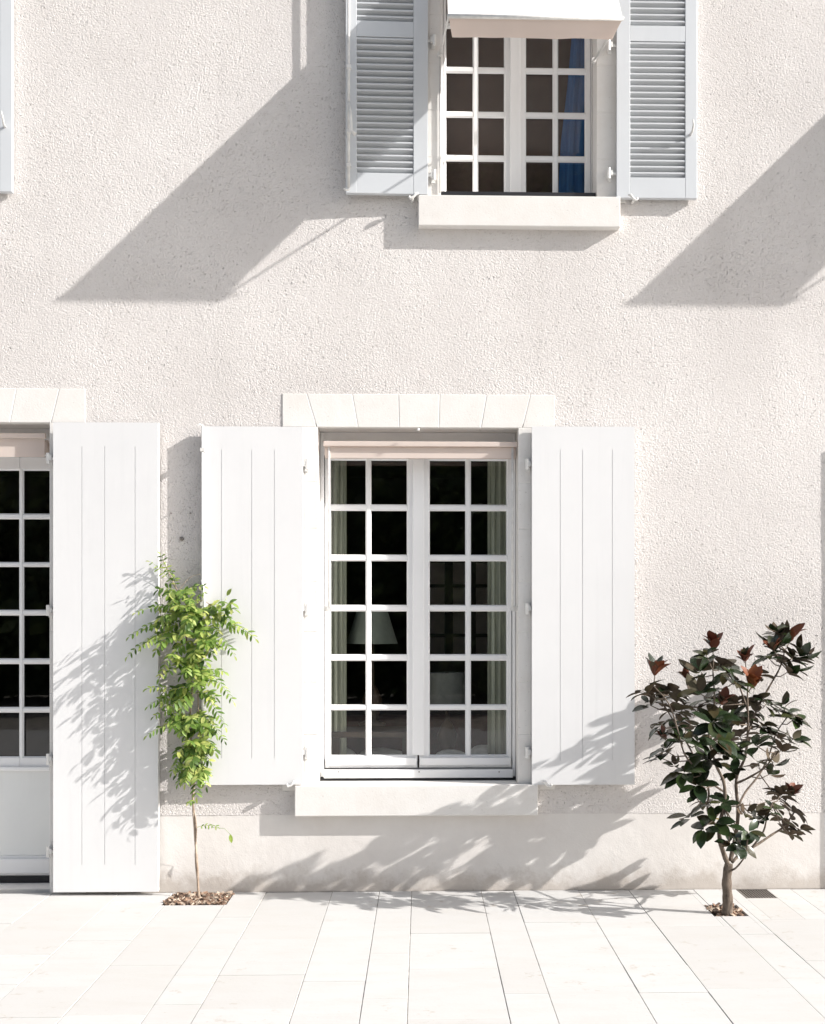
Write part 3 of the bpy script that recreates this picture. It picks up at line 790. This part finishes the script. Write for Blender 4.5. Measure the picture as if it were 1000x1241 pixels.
lc = wavy('curtain', X(391,.30), X(420,.30), lowO[2]+.02, lowO[3]-.02, .31, .011, 4, M['curtain'], 'pale green curtain inside the lower window, left of the table lamp', 'curtain', group='curtains of the lower window')
rc = wavy('curtain', X(591,.30), X(622,.30), lowO[2]+.02, lowO[3]-.02, .31, .013, 4, M['curtain'], 'pale green curtain inside the lower window at its right side', 'curtain', group='curtains of the lower window')
def lathe(m, c, prof, n=28):
    vs = []
    for r_, z_ in prof:
        for k in range(n): vs.append((c[0]+r_*math.cos(2*math.pi*k/n), c[1]+r_*math.sin(2*math.pi*k/n), z_))
    m.add(vs, [(i*n+k, i*n+(k+1)%n, (i+1)*n+(k+1)%n, (i+1)*n+k) for i in range(len(prof)-1) for k in range(n)])
def table(name, cx, cy, w_, d_, h_, label):
    t_ = empty(name, (cx, cy, .02)); tag(t_, label, 'table')
    m = MB(); m.box(-w_/2, w_/2, -d_/2, d_/2, h_-.05, h_-.02); m.build('tabletop', M['wood'], t_, bevel=.004)
    for sx in (-1, 1):
        for sy in (-1, 1):
            m = MB(); a, b = sx*(w_/2-.04), sy*(d_/2-.04); m.box(a-.02, a+.02, b-.02, b+.02, 0, h_-.0505); m.build('leg', M['wood'], t_)
def lamp(cx, cy, h0, prof_shade, mat, label):
    l_ = empty('table_lamp', (cx, cy, h0)); tag(l_, label, 'lamp')
    m = MB(); lathe(m, (0,0,0), [(.0,0),(.07,0),(.075,.01),(.03,.03),(.045,.08),(.055,.14),(.03,.2),(.012,.22),(.012, prof_shade[-1][1]-h0)]); m.build('base', M['wood'], l_, smooth=True)
    m = MB(); pr = [(r_, z_-h0) for r_, z_ in prof_shade]; lathe(m, (0,0,0), pr); lathe(m, (0,0,0), [(r_-.003, z_) for r_, z_ in reversed(pr)]); m.build('lamp_shade', mat, l_, smooth=True)
yl = .46
c0 = W(451, 780, yl); c1_ = W(451, 738, yl); s = (DIST+yl)/1500
lamp(c0.x, yl, .80, [(31*s, c0.z), (18*s, c1_.z)], M['lampshade'], 'table lamp with a pale cone shade inside the left half of the lower window')
table('side_table', c0.x, yl, .45, .36, .78, 'small dark side table under the pale cone lamp indoors')
y2 = .56; c0 = W(542, 856, y2); c1_ = W(542, 815, y2); s = (DIST+y2)/1500
lamp(c0.x+.0, y2, .60, [(23*s, c0.z), (21*s, c1_.z)], M['lampgrey'], 'table lamp with a grey drum shade inside the right half of the lower window')
table('side_table', c0.x, y2, .42, .36, .58, 'low dark side table under the grey drum lamp indoors')
# panelled box standing in for a window across the room
yc = 2.2; far_win = empty('window_stand_in', (X(555,yc), yc, .02)); tag(far_win, 'dark box with pale panels standing in for the window across the room behind the lower window', 'window_stand_in')
a0, a1, b0, b1 = X(515,yc), X(600,yc), .02, Z(675,yc); o0 = Vector(far_win.location)
m = MB(); m.box(a0, a1, yc+.02, yc+.4, b0, b1); m.v = [tuple(Vector(v)-o0) for v in m.v]; m.build('dark_backing', M['wood'], far_win)
m = MB()
for x0_, x1_ in ((519,539),(549,569),(577,597)):
    for q0, q1 in ((708,682),(738,712),(768,742),(800,772)): m.box(X(x0_,yc), X(x1_,yc), yc, yc+.0195, Z(q0,yc), Z(q1,yc))
m.v = [tuple(Vector(v)-o0) for v in m.v]; m.build('panels', M['roompale'], far_win)  # pale colour stands for daylight in the far panes
# sofa back and heaped pale cushions near the sill
sf = empty('sofa', (X(505,.95), .95, .02)); tag(sf, 'dark red sofa standing low behind the lower window', 'sofa'); o0 = Vector(sf.location)
m = MB(); m.box(X(400,.95), X(612,.95), .95, 1.12, .1, Z(868,.95)); m.v = [tuple(Vector(v)-o0) for v in m.v]; m.build('backrest', M['sofa'], sf, bevel=.03)
m = MB(); m.box(X(400,.95), X(612,.95), 1.13, 1.7, .1, .45); m.v = [tuple(Vector(v)-o0) for v in m.v]; m.build('seat', M['sofa'], sf, bevel=.03)
def blob(name, px0, px1, py0, py1, y, label, seed):
    rr = random.Random(seed); bm = bmesh.new(); bmesh.ops.create_icosphere(bm, subdivisions=4, radius=1)
    a, b = X(px0, y), X(px1, y); z0_, z1_ = Z(py1, y), Z(py0, y); c = Vector(((a+b)/2, y, (z0_+z1_)/2))
    f = [rr.uniform(2, 5) for _ in range(4)]
    for v in bm.verts:
        k_ = 1 + .10*math.sin(v.co.x*f[0]+1)*math.cos(v.co.z*f[1]) + .06*math.sin(v.co.y*f[2]*2+v.co.x*f[3])
        v.co = Vector((v.co.x*(b-a)/2*k_, v.co.y*.10*k_, v.co.z*(z1_-z0_)/2*k_))
    me = bpy.data.meshes.new(name); bm.to_mesh(me); bm.free(); me.materials.append(M['cushion'])
    for p_ in me.polygons: p_.use_smooth = True
    o = bpy.data.objects.new(name, me); C.objects.link(o); o.location = c; tag(o, label, 'cushion')
blob('cushion', 396, 432, 905, 935, .42, 'pale rounded cushion just inside the lower window, under the left curtain', 1)
blob('cushion', 428, 492, 907, 940, .48, 'wide pale cushion just inside the lower window, below the cone lamp', 2)
blob('cushion', 526, 568, 908, 935, .45, 'pale cushion inside the lower window, right of the centre stile', 3)
blob('cushion', 566, 610, 903, 930, .52, 'pale crumpled cushion inside the lower window, under the right curtain', 4)

# ------------------------------------------------------------------ leaves
def leaf(m, base, dr, nrm, L, wd, curl=.25, mi=(0, 1), fold=.25, seg=5, tw=0.):
    """elliptic leaf with thickness: top faces mi[0], underside mi[1]"""
    d = dr.normalized(); n = (nrm - d*nrm.dot(d))
    n = n.normalized() if n.length > 1e-5 else d.orthogonal().normalized()
    s = d.cross(n)
    rows_ = []
    for i in range(seg+1):
        u = i/seg; w_ = wd*.5*(math.sin(math.pi*min(1, u*.94+.03))**.75)
        if i == seg: w_ = wd*.03
        if i == 0: w_ = wd*.05
        bend = -curl*L*u*u
        c = base + d*(L*u*(1-.15*abs(curl)*u)) + n*bend
        up = n*(fold*w_)
        rows_.append((c + s*w_ + up, c, c - s*w_ + up))
    vs = [p for r in rows_ for p in r]; k = len(vs)
    vs2 = [p - n*.0007 for p in vs]
    fs = []; fb = []
    for i in range(seg):
        a = i*3
        fs += [(a, a+3, a+4, a+1), (a+1, a+4, a+5, a+2)]
        fb += [(k+a+1, k+a+4, k+a+3, k+a), (k+a+2, k+a+5, k+a+4, k+a+1)]
    b = len(m.v); m.v += [tuple(p) for p in vs+vs2]
    m.f += [tuple(b+i for i in f) for f in fs+fb]; m.m += [mi[0]]*len(fs) + [mi[1]]*len(fb)

# ------------------------------------------------------------------ magnolia
random.seed(5)
YT = -.53
def K(cx, cy, y=YT): return W(740 + cx/3.18, 740 + cy/3.18, y)
base = W(881, 1108, YT); base.z = -.02
tree = empty('magnolia_tree', (base.x, base.y, 0)); tag(tree, 'young magnolia with dark glossy leaves and reddish tips in a square pit', 'tree')
o0 = Vector(tree.location)
tr = MB()
def limb(pts, r0, r1, n=9):
    P_ = [Vector(p) for p in pts]; out = []
    for i in range(len(P_)-1):          # catmull-rom
        a = P_[max(i-1,0)]; b = P_[i]; c = P_[i+1]; d = P_[min(i+2, len(P_)-1)]
        for k_ in range(5):
            t_ = k_/5; out.append(.5*((2*b)+(c-a)*t_+(2*a-5*b+4*c-d)*t_*t_+(3*b-a-3*c+d)*t_**3))
    out.append(P_[-1]); N_ = len(out)
    rr = [(r0+(r1-r0)*i/(N_-1))*(1+.07*math.sin(i*1.7+r0*900)) for i in range(N_)]
    tr.tube(out, rr, n); return list(zip(out, rr))
sk = []
sk += limb([base, K(452,1120), K(448,1040), K(456,975)], .026, .020, 14)
sk += limb([K(455,985), K(425,900,-.55), K(420,830,-.56), K(440,740,-.56), K(436,660,-.58), K(405,590,-.60), K(380,480,-.62), K(400,360,-.62), K(395,230,-.60)], .012, .003)
sk += limb([K(420,850,-.55), K(375,770,-.5), K(378,690,-.46), K(340,600,-.45), K(300,520,-.46), K(240,420,-.50), K(180,320,-.52)], .006, .003)
sk += limb([K(440,700,-.56), K(370,650,-.66), K(290,560,-.72), K(262,470,-.74), K(225,360,-.72), K(165,290,-.7)], .005, .0025)
sk += limb([K(462,965), K(480,880,-.5), K(492,780,-.48), K(485,650,-.46), K(520,560,-.44), K(530,440,-.44), K(528,330,-.46), K(535,230,-.45)], .011, .003)
sk += limb([K(468,970), K(505,935,-.5), K(560,905,-.44), K(620,865,-.38), K(665,835,-.33), K(700,790,-.30), K(715,760,-.28)], .008, .003)
sk += limb([K(540,920,-.48), K(590,850,-.5), K(605,780,-.5), K(625,740,-.5)], .005, .003)
sk += limb([K(490,760,-.48), K(520,700,-.40), K(575,630,-.34), K(610,560,-.30), K(640,470,-.28), K(690,400,-.27)], .006, .0025)
sk += limb([K(488,665,-.46), K(540,640,-.55), K(600,600,-.58), K(640,540,-.6)], .006, .003)
sk += limb([K(530,470,-.44), K(570,370,-.36), K(620,280,-.30), K(655,215,-.27), K(672,150,-.25)], .006, .003)
sk += limb([K(530,390,-.44), K(500,300,-.40), K(470,240,-.38)], .005, .003)
sk += limb([K(470,1000), K(490,985,-.62), K(520,940,-.68), K(530,860,-.7)], .005, .003)
CL = [ # cx, cy, y, n, kind, leaf length px of the crop
 (170,225,-.64,7,'r',70),(142,300,-.66,5,'g',80),(225,285,-.62,6,'g',80),(200,330,-.5,5,'g',70),(150,350,-.55,3,'b',60),(190,420,-.7,5,'g',70),(240,440,-.5,5,'g',60),
 (215,525,-.7,6,'g',75),(180,550,-.66,3,'g',60),(210,480,-.5,4,'r',45),(285,350,-.45,6,'g',75),(300,250,-.55,4,'r',45),(395,130,-.6,6,'r',65),(370,160,-.66,4,'b',55),(420,190,-.5,6,'g',75),
 (350,220,-.62,5,'b',85),(450,210,-.4,6,'g',75),(520,185,-.52,6,'r',60),(545,275,-.6,7,'o',80),(480,260,-.66,6,'g',75),(430,345,-.7,6,'r',55),(400,405,-.72,6,'g',85),(340,300,-.7,4,'b',75),
 (470,400,-.5,6,'g',70),(410,485,-.7,6,'g',85),(340,495,-.5,6,'g',75),(275,480,-.75,5,'g',75),(310,420,-.4,6,'g',75),(285,610,-.72,5,'g',85),(330,650,-.7,4,'g',80),(340,570,-.5,4,'g',60),
 (650,110,-.25,8,'b',85),(690,100,-.22,6,'r',75),(700,165,-.24,8,'g',85),(730,150,-.2,6,'b',85),(690,215,-.28,6,'b',80),(605,165,-.3,5,'g',65),(630,140,-.33,5,'r',60),(645,75,-.26,6,'b',60),
 (570,230,-.4,6,'g',65),(600,345,-.36,6,'g',65),(560,330,-.3,6,'g',75),(680,385,-.28,6,'g',80),(710,400,-.3,5,'g',75),(665,360,-.26,4,'b',60),(590,420,-.4,6,'g',75),(555,500,-.62,5,'g',75),
 (610,450,-.4,6,'g',70),(660,520,-.5,5,'b',65),(700,490,-.34,5,'b',65),(640,480,-.28,5,'g',65),(630,580,-.58,3,'b',60),(570,575,-.55,4,'g',60),(610,620,-.56,3,'b',55),(470,600,-.5,4,'g',60),
 (450,545,-.7,6,'b',65),(500,470,-.36,6,'g',70),(380,560,-.66,5,'g',65),(440,460,-.34,6,'g',75),(520,400,-.3,6,'g',70),(480,330,-.34,6,'g',75),(370,330,-.4,6,'g',75),(255,380,-.66,5,'g',70),(500,520,-.66,5,'g',65),
 (300,775,-.62,4,'g',75),(355,820,-.62,3,'g',75),(405,805,-.6,3,'g',80),(430,725,-.6,4,'g',60),(370,730,-.5,3,'g',55),(330,710,-.6,2,'b',50),(500,885,-.66,4,'g',70),(460,880,-.6,3,'g',55),(530,840,-.68,4,'g',65),
 (555,775,-.5,4,'b',60),(440,815,-.5,2,'y',45),(655,690,-.30,8,'g',70),(690,700,-.27,6,'r',60),(700,755,-.28,6,'g',80),(725,830,-.27,6,'g',60),(665,790,-.35,5,'g',60),(690,850,-.25,4,'g',55),(625,760,-.5,4,'g',50),(580,800,-.5,4,'g',45),(250,590,-.5,3,'b',50),(520,770,-.55,3,'b',45)]
cr = MB(); twigs = MB()
skp = [(p, r) for p, r in sk if p.z > .5]
for cx, cy, y, n, kind, ll in CL:
    tip = K(cx, cy+ll*.22, y)
    # nearest skeleton point lying lower
    best = min(skp, key=lambda q: (q[0]-tip).length + (.35 if q[0].z > tip.z-.01 else 0))[0]
    mid = (best+tip)/2 + Vector((random.uniform(-.01,.01), random.uniform(-.01,.01), -.015))
    twigs.tube([best, mid, tip], [.0032, .0026, .0022], 6)
    ax = (tip-best); ax = ax.normalized() if ax.length > .01 else Vector((0,0,1))
    ax = (ax*.6 + Vector((0,-.1,.9))).normalized()
    Ln = ll/3.18/240*.92*1.10
    a0 = random.uniform(0, 6.28)
    ort = ax.orthogonal().normalized(); ort2 = ax.cross(ort)
    n = int(n*1.65+.5)
    for i in range(n):
        q = a0 + i*2.4
        spread = {'r': .45, 'o': .3, 'g': 1.25, 'b': .95, 'y': 1.3}[kind] * random.uniform(.75, 1.2)
        rad = ort*math.cos(q) + ort2*math.sin(q)
        d = ax*math.cos(spread) + rad*math.sin(spread)
        if kind in 'gb': d = (d + Vector((0, 0, -.28*random.random()))).normalized()
        nrm = ax*math.sin(spread) - rad*math.cos(spread)
        # leaves turn their face a little to the light
        nrm = (nrm + SUN*.25).normalized()
        L_ = Ln*random.uniform(.70, 1.05)
        mi = {'g': (0, 1), 'b': (0, 1), 'r': (2, 2), 'o': (3, 3), 'y': (4, 4)}[kind]
        if kind == 'r' and random.random() < .35: mi = (0, 1)
        if kind == 'b' and random.random() < .5: nrm = -nrm
        st = tip + ax*random.uniform(-.02, .012)
        leaf(cr, st + d*.008, d, nrm, L_, L_*random.uniform(.45, .60), random.uniform(.05, .4), mi, .22)
M['morange'] = leafmat('magnolia_leaf_orange', [(0, (.24, .08, .028)), (.5, (.32, .12, .045)), (1, (.22, .07, .03))], .45, (1, .7, .5), .25)
M['myellow'] = leafmat('magnolia_leaf_yellow', [(0, (.42, .33, .06)), (1, (.5, .42, .1))], .5, None)
tr.v += []; 
for m_ in (tr, cr, twigs): m_.v = [tuple(Vector(v)-o0) for v in m_.v]
tr.add(twigs.v, twigs.f, 0)
trunk = tr.build('trunk', M['bark'], tree, smooth=True)
crown = cr.build('crown', [M['mleaf'], M['mback'], M['mred'], M['morange'], M['myellow']], tree, smooth=True)

# ------------------------------------------------------------------ the climber
random.seed(21)
vb_ = W(241, 1087, -.14); vb_.z = -.02
vine = empty('climbing_plant', (vb_.x, vb_.y, 0)); tag(vine, 'young green climber with feathery leaves and a thin twisted stem between two white shutters', 'climbing plant')
o0 = Vector(vine.location)
tr = MB()
stem = limb([vb_, W(239,1050,-.10), W(236,1005,-.075), W(234,968,-.07), W(236,930,-.075), W(230,880,-.08), W(233,830,-.085), W(226,780,-.08), W(228,740,-.08), W(213,712,-.085), W(203,690,-.085), W(197,678,-.085)], .0065, .002, 10)
stem2 = limb([vb_+Vector((.010,0,0)), W(237,1045,-.095), W(238,1000,-.08), W(233,960,-.065), W(243,910,-.085), W(240,850,-.085), W(241,800,-.09), W(236,750,-.09), W(243,728,-.08), W(262,738,-.085)], .004, .0018, 8)
limb([W(216,716,-.085), W(230,700,-.07), W(243,696,-.06)], .0016, .001, 6)
fl = MB(); rach = MB()
def compound(b, d, L, n, droop, size, pinch=1., ns=None):
    d = d.normalized(); pts = []; p = Vector(b); N_ = 12
    for i in range(N_+1):
        pts.append(p.copy()); dd = (d + Vector((0, 0, -droop*(i/N_)**1.3*1.6))).normalized(); p = p + dd*(L/N_)
    rach.tube(pts, [.0013*(1-.6*i/N_) for i in range(N_+1)], 5)
    up0 = Vector((0, -.55, .75)) if ns is None else ns
    for i in range(n):
        u = .2 + .8*i/(n-1) if n > 1 else 1
        k_ = min(N_-1, int(u*N_)); t_ = (pts[k_+1]-pts[k_]).normalized(); q = pts[min(N_, k_+1)]
        nrm = (up0 + Vector((random.uniform(-.3,.3),)*3)).normalized(); sd = t_.cross(nrm).normalized()
        sz = size*(1-.30*abs(u-.5)*2)*random.uniform(.85, 1.1)
        for s_ in ((-1, 1) if i < n-1 else (0,)):
            ld = (t_*(.55 if s_ else 1) + sd*s_ + Vector((0,0,-.22))).normalized()
            leaf(fl, q, ld, nrm, sz, sz*.34*pinch, random.uniform(.1,.4), (0, 0), .2, 4)
def vl(b, tip, yb_, yt, n=7, size=.045, droop=.35):
    yb_ = -.08; yt = -.085 + (yt+.12)*.6; n += 2; size *= .95
    p0 = W(b[0], b[1], yb_); p1 = W(tip[0], tip[1], yt); v = p1-p0
    L = v.length*1.08; d = v.normalized() + Vector((0, 0, droop*.75))
    compound(p0, d, L, n, droop, size)
hand = [((245,738),(303,776),-.12,-.22,8,.050),((243,752),(297,770),-.12,-.14,7,.046),((244,748),(279,795),-.12,-.25,7,.044),((226,742),(163,774),-.14,-.24,8,.046),
 ((222,750),(162,797),-.14,-.20,7,.042),((224,735),(168,745),-.14,-.28,6,.036),((222,760),(176,786),-.14,-.34,7,.046),((212,712),(184,682),-.13,-.14,5,.034),((205,700),(196,674),-.12,-.16,4,.032),
 ((214,714),(208,692),-.13,-.2,5,.032),((216,718),(246,712),-.13,-.2,6,.034),((220,728),(205,735),-.13,-.26,6,.036),((228,740),(246,720),-.14,-.22,6,.036),((236,745),(268,738),-.12,-.18,6,.032),
 ((229,760),(198,820),-.15,-.28,7,.05),((238,800),(277,850),-.12,-.2,8,.046),((238,830),(268,880),-.12,-.24,8,.046),((240,860),(268,898),-.12,-.2,6,.040),((236,880),(258,912),-.12,-.22,7,.05),((232,840),(182,836),-.15,-.25,7,.044),
 ((232,835),(184,858),-.15,-.22,7,.042),((232,870),(183,893),-.15,-.25,7,.044),((232,855),(190,870),-.15,-.2,6,.04),((235,900),(212,935),-.14,-.2,7,.044),((238,905),(238,962),-.13,-.24,8,.052),
 ((236,910),(226,948),-.14,-.26,7,.048),((238,895),(248,950),-.13,-.22,7,.046),((234,925),(218,950),-.14,-.2,6,.036),((238,1003),(262,1003),-.14,-.18,4,.026),((237,970),(229,974),-.14,-.17,3,.028)]
for h in hand: vl(*h)
for cpx, cpy, cnt, wid in ((214,716,5,.08),(228,738,12,.17),(243,745,11,.17),(226,765,11,.17),(238,778,9,.16),(228,805,11,.14),(242,815,7,.13),(236,838,11,.15),(230,868,10,.12),(243,880,8,.12),(238,905,11,.10),(236,930,10,.085)):
    cp = W(cpx, cpy, -.08)
    for _ in range(cnt):
        a = random.uniform(math.pi*1.02, math.pi*1.98)
        d = Vector((math.cos(a), math.sin(a)*.7 - .08, random.uniform(-.35, .65)))
        p = cp + Vector((random.uniform(-.008,.008), random.uniform(-.01,.0), random.uniform(-.018,.018)))
        compound(p, d, wid*random.uniform(.7, 1.2), random.choice([5,6,7]), random.uniform(.3, .8), random.uniform(.044, .060), random.uniform(1., 1.3))
for px, py in ((275,722),(277,733),(279,1011),(262,742)):       # odd single leaves on thin runners
    p = W(px, py, -.09); leaf(fl, p, Vector((random.uniform(-.2,.5), -.3, -.8 if py > 730 else .5)), Vector((0,-1,.3)), .045, .02, .2, (0,0), .2, 4)
rach.tube([W(262,738,-.085), W(270,732,-.09), W(275,724,-.09)], .0012, 5); rach.tube([W(258,1003,-.10), W(272,1004,-.10), W(279,1011,-.09)], .001, 5)
for m_ in (tr, fl, rach): m_.v = [tuple(Vector(v)-o0) for v in m_.v]
tr.build('stem', M['vinebark'], vine, smooth=True)
fl.add(rach.v, rach.f, 0); fl.build('foliage', M['wleaf'], vine, smooth=True)

# ------------------------------------------------------------------ garden behind the camera (seen only as reflection in the panes)
random.seed(3)
m = MB()
def quadleaf(c, s):
    a = Vector((random.gauss(0,1), random.gauss(0,1), random.gauss(0,1))).normalized(); b = a.orthogonal().normalized(); c2 = a.cross(b)
    m.add([c-b*s, c+c2*s*.5, c+b*s, c-c2*s*.5], [(0,1,2,3)])
for i in range(26000):
    x = random.uniform(-13, 13); top = 5.6 + 1.3*math.sin(x*.9+.4) + .7*math.sin(x*2.3)
    z = random.uniform(0, 1)**.8*top; bulge = math.sin(x*1.7)*.5 + math.sin(z*2+x)*.4
    quadleaf(Vector((x, -15.5 + bulge + random.uniform(-.7, .7), z)), random.uniform(.08, .2))
m.box(-13, 13, -17.5, -16.8, 0, 4.6)
tag(m.build('hedge', M['hedge']), 'tall dark hedge across the garden, mirrored faintly in the window panes', 'hedge', kind='stuff')

gt = empty('added_reflection_tree', (2., -16.5, 0)); tag(gt, 'tall round tree added out of view to darken the upstairs panes', 'tree')  # unseen tree added so the upstairs panes mirror something dark
m = MB(); m.tube([(0,0,-.1), (.1,0,3), (0,.1,6.5), (.1,0,9)], [.28,.22,.15,.06], 10); m.build('trunk', M['bark'], gt, smooth=True)
m = MB()
for i in range(16000):
    v = Vector((random.gauss(0,1), random.gauss(0,1), random.gauss(0,1))).normalized()*random.uniform(.35, 1)**.5
    k_ = 1 + .2*math.sin(v.x*5)*math.cos(v.z*4)
    quadleaf(Vector((v.x*3*k_, v.y*2.2*k_, 9.2+v.z*3.2*k_)), random.uniform(.09, .2))
m.build('crown', M['hedge'], gt)

# ------------------------------------------------------------------ camera
cd = bpy.data.cameras.new('camera'); cam = bpy.data.objects.new('camera', cd); C.objects.link(cam)
cam.location = (0, -DIST, EYE); cam.rotation_euler = (R(90), 0, -TH)
cd.sensor_fit = 'HORIZONTAL'; cd.sensor_width = 36; cd.lens = F/1000*36
cd.shift_x = -(PX0-500)/1000; cd.shift_y = (PY0-620.5)/1000
cd.clip_end = 1000; scene.camera = cam
vs_ = scene.view_settings; vs_.view_transform = 'Standard'; vs_.look = 'None'; vs_.gamma = 1; vs_.use_curve_mapping = False; vs_.exposure = 0.47
scene.cycles.max_bounces = 10; scene.cycles.transparent_max_bounces = 12
scene.cycles.use_denoising = True
